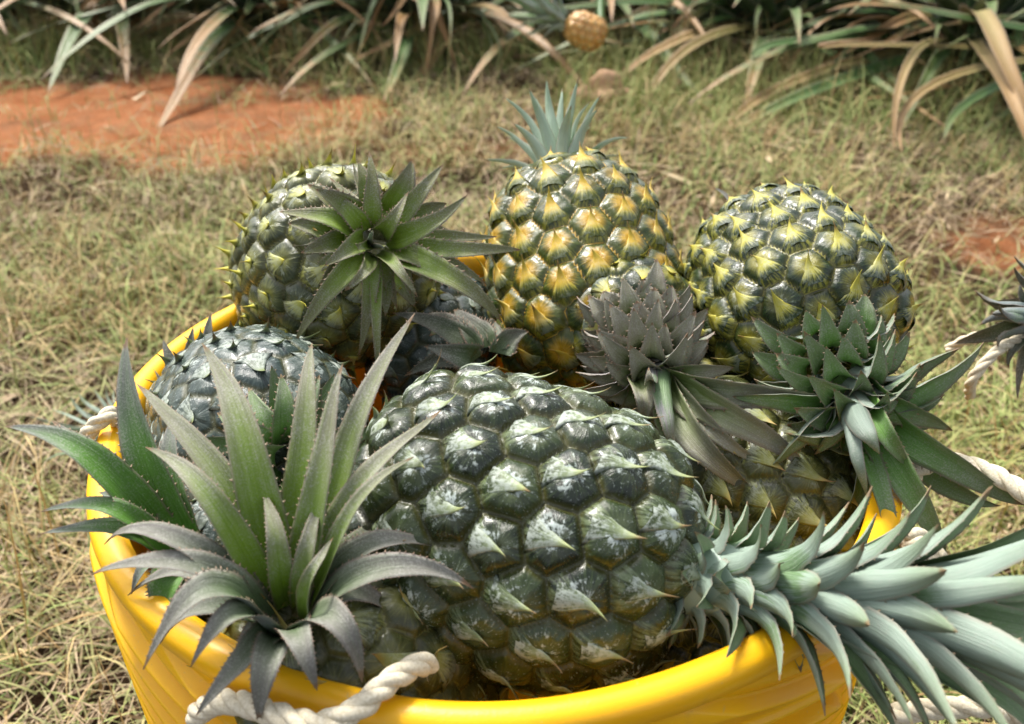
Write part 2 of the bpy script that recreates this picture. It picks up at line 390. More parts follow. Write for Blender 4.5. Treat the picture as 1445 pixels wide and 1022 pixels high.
# A: the large frosted fruit lying in front
rng = np.random.default_rng(11)
axA = nz(RIGHT * 1.0 - UP_IMG * .24 + TO_CAM * .30)
cA = at(738, 748, .393)
A = pineapple('large dark green pineapple with frosty white bloom lying across the front of the tub', cA, axA, .141, .0595, 124, FM_DARK, 3, res=(400, 280), bulge=.31, spin=.5, tip_lift=.28, tip_len=.46, tip_w=.07)
mb = MB(); bA = cA + axA * .059
bA2 = at(1170, 838, .336); axK = nz(bA2 - bA)
core = []; e1 = nz(np.cross(axK, [0, 0, 1])); e2 = np.cross(axK, e1)
for i in range(9):
    for j in range(16):
        a_ = j / 16 * 2 * math.pi; core.append(bA + (bA2 - bA) * (i / 8) + (e1 * math.cos(a_) + e2 * math.sin(a_)) * (.019 - .012 * i / 8))
mb.add(core, grid_faces(9, 16), np.tile((.3, 0, .5, 1), (len(core), 1)))
auto_leaves(mb, bA, axK, 80, rng, vary=.2, stalk=np.linalg.norm(bA2 - bA), rad0=.016, rad1=.007, L0=.018, L1=.105, a0=64, a1=20, c0=-6, c1=4, w0=.0120, w1=.0165, pw=2.2, teeth=14, tooth=.07, chan=.30, taper=2.3, wav=.012)
dA = .330
crown_leaves(mb, bA2 - axK * .015, dA, axK, [
 (1412, 752, .03, 1300, 825, .01, 34), (1505, 858, -.0, 1300, 862, -.005, 46), (1505, 918, -.01, 1320, 900, -.01, 44),
 (1440, 1040, -.02, 1300, 945, -.015, 50), (1330, 1045, -.02, 1240, 935, -.015, 46), (1260, 1040, .0, 1200, 930, -.01, 52), (1238, 725, .02, 1190, 790, .01, 40),
 (1500, 1000, -.02, 1370, 940, -.01, 54), (1480, 1060, .0, 1370, 970, .0, 50), (1290, 800, .03, 1220, 815, .02, 34)], rng, rad=.009, teeth=14, tooth=.05, chan=.30, taper=2.1)
# core of the crown
mb.build('crown', M_LEAF_PALE, A)

# E: ripening fruit at the back, upright
rng = np.random.default_rng(12)
axE = nz(UP_IMG * .93 - TO_CAM * .42 - RIGHT * .16); cE = at(822, 392, .566)
E_ = pineapple('olive pineapple with bright yellow-orange eyes standing upright at the back centre of the tub', cE, axE, .148, .0570, 112, FM_YEL, 5, res=(280, 210), bulge=.23, tip_len=.5, tip_lift=.20)
mb = MB(); bE = cE + axE * .071
auto_leaves(mb, bE, nz(axE + UP_IMG * .2), 26, rng, stalk=.012, rad0=.014, rad1=.004, L0=.044, L1=.052, a0=58, a1=6, c0=25, c1=3, w0=.011, w1=.011, teeth=8, tooth=.05, chan=.3, taper=1.6)
mb.build('crown', leaf_mat('leaf_mint', (.30, .42, .24), (.34, .45, .31), (.36, .46, .36), .1, .3, 1., .5), E_)

# F: dark fruit on the right
rng = np.random.default_rng(13)
axF = nz(UP_IMG * .62 - TO_CAM * .80 - RIGHT * .12); cF = at(1114, 416, .515)
F_ = pineapple('round dark green pineapple with pale yellow eye points at the back right of the tub', cF, axF, .122, .0530, 112, FM_GRN, 8, res=(280, 210), bulge=.24, tip_len=.5, tip_lift=.19)
mb = MB(); auto_leaves(mb, cF + axF * .058, nz(axF - UP_IMG * .5), 24, rng, stalk=.02, rad0=.014, rad1=.004, L0=.02, L1=.035, a0=60, a1=8, c0=25, c1=3, w0=.012, w1=.011, teeth=6, tooth=.05)
crown_leaves(mb, cF + axF * .064, .60, axF, [(1006, 262, .02, 1040, 300, .01, 14)], rng)
mb.build('crown', M_LEAF_GREY, F_)

# D: fruit at the back left, crown towards the lens
rng = np.random.default_rng(14)
axD = nz(TO_CAM * .80 + RIGHT * .38 + UP_IMG * .12); cD = at(477, 380, .550)
D_ = pineapple('grey-green pineapple with yellow spines at the back left, open green crown facing forward', cD, axD, .124, .0560, 112, FM_BACK, 21, res=(280, 210), bulge=.25, tip_len=.62, tip_lift=.42)
mb = MB(); dD = .468; bD = at(530, 338, dD)
S = [(521, 214, .0, 524, 280, -.005, 32), (628, 231, .0, 580, 290, -.01, 36), (661, 275, .0, 590, 325, -.015, 38), (738, 356, .01, 640, 352, -.01, 34),
 (703, 329, .02, 620, 338, .0, 30), (709, 459, .0, 630, 385, -.015, 44), (655, 415, .01, 600, 365, -.01, 36), (587, 420, -.02, 560, 375, -.025, 22),
 (505, 500, .0, 520, 420, -.01, 28), (413, 486, .0, 470, 405, -.012, 36), (488, 410, -.02, 520, 380, -.02, 24), (428, 395, .02, 480, 360, .01, 30),
 (410, 350, .02, 470, 340, .01, 26), (396, 299, .0, 460, 305, -.01, 36), (456, 266, .0, 490, 295, -.01, 32), (467, 252, .02, 505, 290, .01, 28),
 (577, 252, .02, 550, 290, .01, 28), (574, 273, -.01, 550, 320, -.02, 30), (532, 545, .0, 533, 440, -.01, 20), (560, 435, .02, 545, 390, .01, 30),
 (690, 400, .02, 610, 365, .0, 34), (480, 440, .03, 500, 390, .02, 32), (640, 300, .03, 590, 320, .01, 30), (500, 232, .03, 515, 285, .02, 26), (425, 425, .03, 480, 380, .02, 30)]
crown_leaves(mb, bD, dD, axD, S, rng, rad=.007, chan=.22, teeth=18, tooth=.10)
auto_leaves(mb, cD + axD * .058, axD, 18, rng, stalk=.03, rad0=.018, rad1=.01, L0=.022, L1=.030, a0=88, a1=60, c0=50, c1=30, w0=.014, w1=.016, teeth=10)
crown_leaves(mb, bD, dD, axD, [(500, 345, -.012, 512, 348, -.02, 16), (548, 352, -.012, 540, 348, -.02, 12), (522, 322, -.02, 524, 332, -.02, 12)], rng, rad=.003, chan=.3)
mb.build('crown', leaf_mat('leaf_olive', (.13, .21, .012), (.15, .135, .075), (.12, .15, .10), .5, .28, .85), D_)

# C: slate coloured fruit on the left
rng = np.random.default_rng(15)
axC = nz(TO_CAM * .75 + RIGHT * .38 - UP_IMG * .10); cC = at(366, 612, .470)
C_ = pineapple('slate grey smooth-eyed pineapple on the left behind a grey-green rosette crown', cC, axC, .118, .0520, 96, FM_SLATE, 31, res=(280, 210), bulge=.12, tip_len=.5, tip_lift=.30, tip_w=.16)
mb = MB(); dC = .400; bC = at(412, 650, dC + .012)
crown_leaves(mb, bC, dC, axC, [(395, 527, .0, 402, 590, -.005, 46), (350, 545, .01, 380, 600, .0, 44), (448, 530, .01, 430, 585, .0, 44), (305, 580, .01, 360, 615, .0, 46),
 (478, 545, .02, 445, 600, .01, 44), (345, 625, -.01, 385, 640, -.015, 36), (500, 600, .01, 460, 630, .0, 40), (470, 640, -.02, 440, 650, -.02, 26), (330, 680, .0, 370, 670, -.005, 42),
 (360, 730, .0, 390, 700, -.005, 42), (420, 560, .03, 415, 590, .02, 40), (480, 700, .0, 450, 680, -.005, 40), (430, 740, .0, 422, 700, -.005, 40)], rng, rad=.008, chan=.25, teeth=12, tooth=.12, taper=2.0)
auto_leaves(mb, bC - axC * .03, axC, 16, rng, stalk=.02, rad0=.014, rad1=.01, L0=.025, L1=.035, a0=80, a1=60, c0=45, c1=30, w0=.014, w1=.015, teeth=8)
mb.build('crown', M_LEAF_TEAL, C_)
mb = MB(); d_ = .50
for tx, ty, bx, by, wp in ((231, 478, 268, 560, 26), (272, 462, 268, 560, 26), (297, 441, 300, 530, 24), (216, 520, 260, 580, 22)):
    leaf(mb, at(bx, by, d_), at((tx + bx) / 2 - 5, (ty + by) / 2, d_ - .005), at(tx, ty, d_), wp / FPX * d_, TO_CAM, rng, teeth=10, tooth=.1)
mb.build('basal_leaves', M_LEAF_DARK, C_)

# B: upright fruit under the big fresh crown
rng = np.random.default_rng(16)
dB = .335; bB = at(403, 868, dB); axBf = nz(np.array([-.30, -.35, .85])); cB = bB - axBf * .068
B_ = pineapple('brownish pineapple standing low in the front of the tub under the largest fresh green crown', cB, axBf, .125, .0500, 92, FM_BROWN, 41, res=(240, 180), bulge=.20, tip_len=.8, tip_lift=.55)
axB = nz(np.array([0, -.18, 1.]))
mb = MB()
S = [(446, 482, .03, 424, 640, .005, 66), (583, 434, .03, 492, 640, .005, 62), (489, 520, .01, 450, 670, -.012, 56), (618, 572, .02, 510, 680, -.005, 50), (580, 636, .0, 500, 720, -.015, 36),
 (283, 482, .02, 345, 625, -.005, 78), (200, 547, .02, 305, 655, -.005, 62), (203, 630, .0, 300, 705, -.02, 54),
 (148, 775, -.005, 255, 752, -.025, 52), (133, 815, -.01, 262, 785, -.03, 56), (203, 942, -.03, 290, 822, -.035, 70), (268, 942, -.035, 332, 862, -.035, 58),
 (281, 1012, -.025, 352, 915, -.025, 56), (366, 1022, -.03, 378, 930, -.033, 62), (446, 976, -.035, 420, 890, -.035, 58), (510, 967, -.03, 472, 862, -.035, 62),
 (664, 836, -.01, 550, 790, -.02, 58), (625, 775, .01, 525, 760, -.005, 56), (560, 862, .01, 490, 830, .0, 64), (555, 905, .01, 490, 860, .0, 60),
 (225, 905, .0, 300, 850, -.01, 64), (480, 940, .01, 440, 890, .0, 60), (330, 960, .0, 360, 900, -.01, 60), (400, 700, .03, 405, 780, .01, 50), (372, 690, .0, 390, 770, -.015, 46),
 (460, 700, .0, 432, 775, -.015, 40), (345, 640, .03, 372, 740, .01, 50), (560, 735, .03, 490, 770, .01, 52), (185, 838, .02, 260, 800, .0, 46), (470, 755, -.015, 435, 815, -.03, 28)]
S = [(*q[:6], q[6] * .88) for q in S]
crown_leaves(mb, bB, dB, axB, S, rng, rad=.007, chan=.24, teeth=26, tooth=.075, lower=765)
mb.build('crown', [M_LEAF_GREEN, M_LEAF_GREY], B_)

# second crown at the far left of the tub
rng = np.random.default_rng(17)
dL = .372; bL = at(262, 778, dL); axL = nz(np.array([-.25, -.40, .85])); cL = bL - nz(np.array([-.35, -.55, .75])) * .062
L_ = pineapple('pineapple sunk against the left wall of the tub, long leaves reaching over the rim', cL, nz(np.array([-.35, -.55, .75])), .11, .038, 80, FM_SLATE, 51, res=(160, 120))
mb = MB()
crown_leaves(mb, bL, dL, nz(np.array([-.15, -.1, 1.])), [(181, 482, .01, 196, 625, -.005, 66), (8, 600, -.01, 130, 645, -.015, 56), (72, 588, .0, 165, 675, -.005, 50), (60, 720, -.01, 160, 715, -.02, 38),
 (62, 752, -.01, 165, 742, -.015, 40), (183, 838, -.02, 215, 790, -.02, 34), (245, 590, .02, 240, 680, .0, 56), (225, 900, -.015, 235, 830, -.02, 62), (270, 930, -.01, 262, 850, -.015, 62),
 (140, 700, .01, 200, 720, .0, 50), (330, 900, .0, 300, 830, .0, 60)], rng, rad=.007, chan=.24, teeth=24, tooth=.07)
mb.build('crown', leaf_mat('leaf_left', (.065, .170, .015), (.150, .150, .150), (.12, .15, .15), .5, .45, .95), L_)

# G: purple-grey crown in the middle
rng = np.random.default_rng(18)
dG = .445; bG0 = at(903, 468, .490); bG1 = at(928, 566, .446); axG = nz(bG1 - bG0)
cG = bG0 - nz(axG * 1. + np.array([0, -.2, .35])) * .045 + np.array([.0, .0, -.012])
G_ = pineapple('pineapple buried at the centre of the heap under a purplish grey scaly crown', cG, nz(bG0 - cG), .10, .040, 80, FM_GRN, 61, res=(160, 120))
mb = MB()
auto_leaves(mb, bG0 - axG * .008, nz(axG), 74, rng, vary=.32, stalk=.048, rad0=.019, rad1=.009, L0=.016, L1=.021, a0=118, a1=72, c0=38, c1=26, w0=.0175, w1=.0160, teeth=10, tooth=.09, chan=.30, taper=1.9)
crown_leaves(mb, at(925, 545, .452), dG, axG, [(1165, 552, -.01, 1040, 556, -.02, 54), (1095, 572, .01, 1010, 552, .0, 50), (1070, 700, -.01, 985, 625, -.02, 50), (1135, 660, -.01, 1040, 590, -.02, 54), (1075, 655, -.01, 990, 590, -.015, 36),
 (1020, 700, .01, 960, 640, .0, 34), (955, 632, -.02, 945, 580, -.02, 40), (905, 600, .0, 910, 560, -.01, 36), (1035, 520, .01, 985, 520, .0, 38), (1060, 610, .02, 1000, 580, .01, 36), (915, 520, -.02, 918, 540, -.02, 20)], rng, rad=.009, teeth=18, tooth=.08, chan=.35, taper=2.)
mb.build('crown', leaf_mat('leaf_purple', (.13, .19, .045), (.23, .205, .165), (.27, .26, .26), .6, .1, .8), G_)

# H: teal crown on the right
rng = np.random.default_rng(19)
dH = .420; bH0 = at(1168, 500, .458); bH1 = at(1215, 598, .428); axH = nz(bH1 - bH0)
cH = np.array([.115, .045, RIM_Z - .045])
H_ = pineapple('pineapple under the right-hand fruit with a blue-green crown spilling over the tub edge', cH, nz(bH0 - cH), .11, .042, 80, FM_GRN, 71, res=(160, 120))
mb = MB()
auto_leaves(mb, bH0 - axH * .005, nz(axH), 66, rng, vary=.32, stalk=.046, rad0=.019, rad1=.009, L0=.020, L1=.027, a0=112, a1=66, c0=38, c1=26, w0=.0175, w1=.0160, teeth=10, tooth=.08, chan=.30, taper=1.9)
crown_leaves(mb, at(1208, 580, .430), dH, axH, [(1385, 480, .01, 1290, 558, -.01, 60), (1350, 490, .02, 1270, 535, .01, 60), (1348, 610, .01, 1270, 572, -.01, 56), (1445, 705, .0, 1320, 645, -.015, 56), (1410, 715, .02, 1310, 662, .01, 50),
 (1343, 795, .0, 1275, 680, -.015, 50), (1247, 792, -.01, 1240, 690, -.02, 46), (1128, 765, .01, 1222, 690, .005, 60), (1220, 705, -.02, 1205, 630, -.025, 30), (1240, 640, -.03, 1215, 600, -.03, 36),
 (1150, 640, .01, 1180, 600, .0, 44), (1085, 660, .01, 1140, 600, .0, 50), (1035, 560, .01, 1110, 562, .0, 44), (1120, 640, .02, 1160, 610, .01, 46), (1150, 700, .03, 1175, 640, .02, 46), (1290, 660, -.01, 1245, 610, -.02, 34), (1270, 560, -.01, 1240, 578, -.015, 28)], rng, rad=.009, teeth=20, tooth=.07, chan=.33, taper=2.)
mb.build('crown', M_LEAF_TEAL, H_)

pineapple('dark pineapple sunk low under the base of the long silvery crown by the front rim', at(1005, 905, .405), nz(RIGHT * .3 + TO_CAM * .2 + UP_IMG), .08, .034, 70, FM_GRN, 131, res=(160, 120))
# I and J: pieces glimpsed between the others
rng = np.random.default_rng(20)
I_ = pineapple('weathered pale green pineapple glimpsed low on the right between two crowns and the front fruit', at(1075, 690, .468), nz(RIGHT * .7 - UP_IMG * .5 + TO_CAM * .3), .115, .042, 84, FM_BROWN, 81, res=(200, 150), tip_len=.7)
dJ = .47; J_ = pineapple('grey-green pineapple wedged in the gap between the back left and back centre fruits', at(612, 482, .575), nz(-RIGHT * .2 + TO_CAM * .9 - UP_IMG * .4), .10, .038, 70, FM_SLATE, 91, res=(200, 150))
mb = MB(); crown_leaves(mb, at(690, 512, dJ), dJ, nz(TO_CAM + RIGHT * .3), [(555, 438, .03, 640, 470, .01, 44), (640, 440, .03, 670, 465, .01, 50), (570, 530, .01, 640, 500, .0, 42), (600, 490, .0, 650, 500, -.005, 44), (745, 470, .03, 715, 480, .01, 40), (700, 450, .04, 695, 470, .02, 40), (590, 450, .04, 640, 460, .02, 40)], rng, rad=.008, teeth=16)
mb.build('crown', M_LEAF_DARK, J_)

# K: crown lying on the ground outside, left of the tub; L2: crown at the right edge
rng = np.random.default_rng(22)
cK = at(236, 640, .92); K_ = pineapple('pineapple lying on the ground behind the left rim, only its blue-grey crown showing', cK, nz(-RIGHT * .9 + UP_IMG * .25), .11, .042, 70, FM_SLATE, 101, group='pineapples beside the full tub', res=(120, 90))
mb = MB(); crown_leaves(mb, at(180, 612, .90), .90, nz(-RIGHT + UP_IMG * .3), [(38, 592, .0, 90, 600, -.005, 14), (55, 625, .0, 110, 618, -.005, 16), (72, 575, .0, 120, 597, .0, 16), (95, 558, .0, 130, 588, .0, 16), (112, 552, .0, 140, 580, .0, 16), (135, 548, .0, 150, 575, .0, 16), (148, 545, .0, 160, 572, .0, 16), (60, 655, .01, 120, 635, .0, 18),
  (90, 640, -.01, 130, 622, -.01, 14), (75, 605, -.01, 120, 607, -.01, 16), (110, 680, .01, 140, 645, .0, 16), (160, 550, .01, 168, 575, .0, 16)], rng, rad=.008, teeth=8, tooth=.05)
mb.build('crown', M_LEAF_PALE, K_)
cR = np.array([.462, .125, RIM_Z + .052]); bR = at(1470, 448, .545); axR = nz(bR - cR)
R_ = pineapple('pineapple just past the right edge, only dark pointed crown leaves reaching into view', cR, axR, .12, .045, 80, FM_GRN, 111, group='pineapples beside the full tub', res=(120, 90))
mb = MB(); crown_leaves(mb, at(1470, 448, .545), .54, nz(-RIGHT + TO_CAM * .2), [(1385, 418, .0, 1420, 428, .0, 26), (1382, 455, .0, 1420, 450, -.005, 28), (1440, 400, .0, 1450, 425, .0, 24), (1405, 490, .0, 1430, 470, -.005, 32), (1425, 520, .0, 1440, 485, .0, 28), (1400, 440, -.01, 1430, 442, -.01, 24), (1460, 380, .0, 1465, 420, .0, 24)], rng, rad=.008, teeth=10)
auto_leaves(mb, cR + axR * .052, axR, 30, rng, stalk=np.linalg.norm(bR - cR) - .05, rad0=.016, rad1=.007, L0=.02, L1=.05, a0=70, a1=35, c0=5, c1=5, w0=.013, w1=.014, teeth=8)
mb.build('crown', M_LEAF_DARK, R_)

# ------------------------------------------------------------------ the tub
TUB = tag(empty('plastic_tub', (0, 0, 0)), 'bright yellow round plastic tub with swirled ridges and white rope handles, full of pineapples', 'tub')
n = NT('yellow_plastic', .42, .45); P = n.pos(); q = n.noise(P, 9, 4); q2 = n.noise(P, 60, 4); q3 = n.noise(P, 600, 3, .7)
c = n.mix(n.step(q, .35, .7), (.80, .42, .004), (.86, .48, .008))
c = n.mix(n.m('MULTIPLY', n.step(n.m('ADD', q2, n.m('MULTIPLY', n.m('SUBTRACT', q, .5), .6)), .56, .78), .42), c, (.50, .28, .06))
c = n.mix(n.m('MULTIPLY', n.step(q3, .66, .74), .30), c, (.42, .24, .06))
q4 = n.noise(n.node('ShaderNodeVectorMath', operation='MULTIPLY').outputs[0], 1); vm = [x for x in n.t.nodes if x.bl_idname == 'ShaderNodeVectorMath'][0]; n.t.links.new(P, vm.inputs[0]); vm.inputs[1].default_value = (420, 60, 900)
c = n.mix(n.m('MULTIPLY', n.step(q4, .66, .74), .35), c, (.55, .42, .20))
n.bump(n.m('ADD', q3, q2), .12, .001); n.b.inputs['Subsurface Weight'].default_value = .15; n.b.inputs['Subsurface Radius'].default_value = (.02, .008, .001); n.b.inputs['Subsurface Scale'].default_value = .4
M_TUB = n.out(c, n.m('MULTIPLY_ADD', q2, .25, .26))
nv = 720; ang = np.linspace(0, 2 * math.pi, nv, endpoint=False)
TAPER = .014
def wobble(a): return .0014 * np.sin(a * 3 + 1) + .0008 * np.sin(a * 7)
holes = [(math.radians(246), -.052, .020, .013), (math.radians(302), -.050, .055, .011), (math.radians(352), -.052, .020, .013), (math.radians(148), -.052, .020, .013)]
rows = [np.stack([.188 * np.cos(ang), .188 * np.sin(ang), np.full(nv, RIM_Z - .0075)], 1)]
zs = list(np.linspace(RIM_Z - .0070, .012, 300)); ang0 = ang
def ring(r, z): return np.stack([r * np.cos(ang), r * np.sin(ang), z + 0 * ang], 1)
for z in zs:
    ang = ang0 - (z - RIM_Z) * 345 / 24                                  # the mesh follows the swirl
    h = 1 - z / RIM_Z; r = .1955 - TAPER * h ** 1.1 + 0 * ang
    saw = ((ang0 * 24 / (2 * math.pi)) % 1); prof_ = np.where(saw < .84, saw / .84, (1 - saw) / .16)
    amp = min(1, max(0, (RIM_Z - .008 - z) / .010)) * min(1, z / .03)
    r = r + amp * (.0068 * prof_) + wobble(ang) 
    for ha, hz, hw, hh in holes:                                         # pressed-in pads where the ropes pass
        da = (ang - ha + math.pi) % (2 * math.pi) - math.pi; dz = (z - RIM_Z - hz)
        e = np.sqrt((da * .19 / hw) ** 2 + (dz / hh) ** 2)
        r = r + .004 * np.exp(-((e - 1.15) / .18) ** 2) - .010 * (1 / (1 + np.exp((e - .92) / .05)))
    rows.append(ring(r, z))
inner = [ring(.1885 - TAPER * (1 - z / RIM_Z) ** 1.1 + wobble(ang), z) for z in np.linspace(.016, RIM_Z - .0075, 40)]
allr = rows + [ring(.002, .010), ring(.002, .016)] + inner
ang = ang0
V = np.concatenate(allr); mb = MB(); mb.add(V, grid_faces(len(allr), nv), np.zeros((len(V), 4))); mb.build('wall', M_TUB, TUB)
# rolled rim with a stepped lower band
prf = [(.1858, -.0110), (.1843, -.0040), (.1850, .0012), (.1878, .0040), (.1915, .0046), (.1952, .0038), (.1978, .0014), (.1986, -.0022), (.1982, -.0062), (.1962, -.0088), (.1930, -.0100), (.1895, -.0112)]
V = []; rr = np.random.default_rng(5)
wob = .0014 * np.sin(ang * 3 + 1) + .0008 * np.sin(ang * 7); wz = .0016 * np.sin(ang * 2 + .6) + .0007 * np.sin(ang * 5 + 2)
for r, z in prf: V.append(np.stack([(r + wob) * np.cos(ang), (r + wob) * np.sin(ang), RIM_Z + z + wz], 1))
V.append(V[0]); V = np.concatenate(V); mb = MB(); mb.add(V, grid_faces(len(prf) + 1, nv), np.zeros((len(V), 4))); mb.build('rim', M_TUB, TUB)

# ------------------------------------------------------------------ ropes
n = NT('cotton_rope', .85, .15); P = n.pos(); q = n.noise(P, 900, 4, .7); q2 = n.noise(P, 60, 3)
c = n.mix(n.step(q, .3, .7), (.56, .49, .34), (.76, .70, .56)); c = n.mix(n.m('MULTIPLY', n.step(q2, .55, .8), .4), c, (.45, .34, .20))
n.bump(q, .5, .001); M_ROPE = n.out(c)
def rope(name, pts, rad, parent=None, pitch=.026, mat=M_ROPE, seed=0, fray=True):
    rg = np.random.default_rng(seed)
    pts = np.array(pts); m = len(pts); out = []
    E_ = np.vstack([2 * pts[0] - pts[1], pts, 2 * pts[-1] - pts[-2]])
    for i in range(m - 1):
        p0, p1, p2, p3 = E_[i:i + 4]
        for t in np.linspace(0, 1, 26, endpoint=False):
            out.append(.5 * ((2 * p1) + (-p0 + p2) * t + (2 * p0 - 5 * p1 + 4 * p2 - p3) * t * t + (-p0 + 3 * p1 - 3 * p2 + p3) * t ** 3))
    out.append(pts[-1]); C = np.array(out); T = np.gradient(C, axis=0); T /= np.linalg.norm(T, axis=1)[:, None]
    s = np.concatenate([[0], np.cumsum(np.linalg.norm(np.diff(C, axis=0), axis=1))])
    N = [nz(np.cross(T[0], [0.1, .2, 1]))]
    for i in range(1, len(C)):
        v = N[-1] - T[i] * (N[-1] @ T[i]); N.append(nz(v))
    N = np.array(N); B = np.cross(T, N); mb = MB(); sr = rad * .58; ns = 12
    for k in range(3):
        a = s / pitch * 2 * math.pi + k * 2.0944; c = C + (N * np.cos(a)[:, None] + B * np.sin(a)[:, None]) * rad * .48
        t2 = np.gradient(c, axis=0); t2 /= np.linalg.norm(t2, axis=1)[:, None]
        n2 = np.cross(t2, B); n2 /= np.linalg.norm(n2, axis=1)[:, None]; b2 = np.cross(t2, n2)
        V = []
        for i in range(len(c)):
            for j in range(ns):
                w_ = j / ns * 2 * math.pi; q = sr * (1 + .05 * math.sin(j * 5 + s[i] * 900)) * (1 if 0 < i < len(c) - 1 else .6)
                V.append(c[i] + (n2[i] * math.cos(w_) + b2[i] * math.sin(w_)) * q)
        F = grid_faces(len(c), ns); F += [tuple(range(ns))[::-1], tuple(range(len(V) - ns, len(V)))]
        mb.add(V, F, np.zeros((len(V), 4)))
    if fray:                                                             # loose fibres
        for k in range(90):
            i = rg.integers(0, len(C)); d = nz(rg.normal(size=3)); p = C[i] + d * rad * .95; q = p + d * rad * rg.uniform(.1, .5) + T[i] * rad * rg.uniform(-.6, .6); r = nz(rg.normal(size=3)) * .00016
            mb.add([p - r, p + r, q], [(0, 1, 2)], np.zeros((3, 4)))
    return mb.build(name, mat, parent)
rope('rope_handle', [at(275, 1010, .335), at(305, 992, .322), at(345, 994, .313), at(400, 1012, .305), at(450, 1022, .302), at(505, 1000, .303), at(550, 962, .312), at(592, 938, .322), at(604, 940, .328)], .0042, TUB, seed=1)
rope('rope_handle', [at(1272, 700, .415), at(1300, 660, .42), at(1345, 652, .42), at(1400, 668, .41), at(1450, 700, .40), at(1520, 760, .39), at(1560, 850, .375), at(1540, 960, .36), at(1470, 1015, .352), at(1400, 998, .355), at(1320, 1000, .36), at(1255, 1010, .365)], .0042, TUB, seed=2)
kn = []
for t in np.linspace(0, 2 * math.pi * 1.6, 14): kn.append(at(1306 + 20 * math.cos(t), 786 + 26 * math.sin(t * 1.3), .402 + .010 * math.sin(t * 2)))
rope('rope_knot', kn + [at(1306, 830, .40), at(1302, 850, .402)], .0046, TUB, seed=3)
rope('rope_handle', [at(120, 620, .45), at(128, 606, .445), at(142, 594, .443), at(158, 585, .445), at(170, 600, .455)], .0038, TUB, seed=4)
TUB2 = TUB.copy(); COL.objects.link(TUB2); TUB2.location = (.645, .13, 0); tag(TUB2, 'second yellow plastic tub just outside the right edge, its white rope handle looping into view', 'tub')
for ch in list(TUB.children):
    if ch.name.split('.')[0] in ('wall', 'rim'):
        c_ = ch.copy(); COL.objects.link(c_); c_.parent = TUB2
rope('rope_handle', [at(1560, 560, .56), at(1450, 500, .60), at(1336, 494, .60), at(1365, 479, .59), at(1400, 470, .58), at(1432, 455, .57), at(1500, 440, .56), at(1500, 470, .55), at(1432, 482, .545), at(1400, 502, .54), at(1372, 536, .545), at(1368, 560, .56)][2:] , .0032, TUB2, seed=6)
# ------------------------------------------------------------------ ground
def fbm(x, y, seed, f=1., o=4):
    rg = np.random.default_rng(seed); v = 0 * x; a = 1.
    for _ in range(o):
        for _ in range(3):
            th = rg.uniform(0, 6.28); k = f * rg.uniform(.7, 1.4); v = v + a * np.sin((x * math.cos(th) + y * math.sin(th)) * k + rg.uniform(0, 6.28))
        f *= 2.1; a *= .55
    return v / 4
def bare(x, y):
    """how bare the red soil lies at that spot, 0..1"""
    b = 1.05 - np.abs((x + 1.35) / 1.15) ** 2.5 - ((y - 1.66 - .03 * (x + 1)) / .46) ** 2 + .35 * fbm(x, y, 3, 4) + .55 * fbm(x, y, 5, 15)
    b2 = .55 - ((x - .85) / .24) ** 2 - ((y - .95) / .22) ** 2 + .3 * fbm(x, y, 4, 6)
    b3 = .35 - ((x + .1) / .5) ** 2 - ((y - 1.45) / .3) ** 2 + .35 * fbm(x, y, 7, 6)
    return np.clip(np.maximum(np.maximum(b * .95, b2), b3), 0, 1)
def hgt(x, y): return .012 * fbm(x, y, 9, 5) + .007 * fbm(x, y, 10, 16)
def clump(x, y): return np.clip(.55 + 1.0 * fbm(x, y, 71, 9) + .5 * fbm(x, y, 72, 26), .12, 1)
nx, ny = 260, 300
gx = np.sign(np.linspace(-1, 1, nx)) * np.abs(np.linspace(-1, 1, nx)) ** 2.4 * 60; gy = -2 + np.linspace(0, 1, ny) ** 3 * 90
X, Y = np.meshgrid(gx, gy, indexing='ij'); V = np.stack([X, Y, hgt(X, Y) - .006], -1).reshape(-1, 3)
cc = np.zeros((len(V), 4)); cc[:, 0] = bare(X, Y).ravel()
n = NT('soil', .95, .1); b_, _, _, _ = n.dat(); P = n.pos(); q = n.noise(P, 9, 5, .65); q2 = n.noise(P, 120, 4, .7)
red = n.mix(n.step(q, .3, .7), (.44, .155, .055), (.60, .255, .115)); red = n.mix(n.m('MULTIPLY', n.step(q2, .5, .75), .5), red, (.26, .085, .035)); q5 = n.noise(P, 4, 6, .7); red = n.mix(n.m('MULTIPLY', n.step(q5, .50, .62), .6), red, (.30, .16, .085)); red = n.mix(n.m('MULTIPLY', n.step(q2, .42, .30), .5), red, (.66, .36, .20))
dirt = n.mix(n.step(q, .35, .65), (.055, .030, .016), (.12, .075, .038))
c = n.mix(n.step(n.m('ADD', b_, n.m('MULTIPLY', n.m('SUBTRACT', q, .5), .5)), .1, .6), dirt, red)
n.bump(n.m('ADD', q2, n.m('MULTIPLY', q, 2.)), 1., .03)
mb = MB(); mb.add(V, [tuple(reversed(f)) for f in grid_faces(nx, ny, False)][::1], cc)
g = tag(mb.build('ground', n.out(c)), kind='structure')

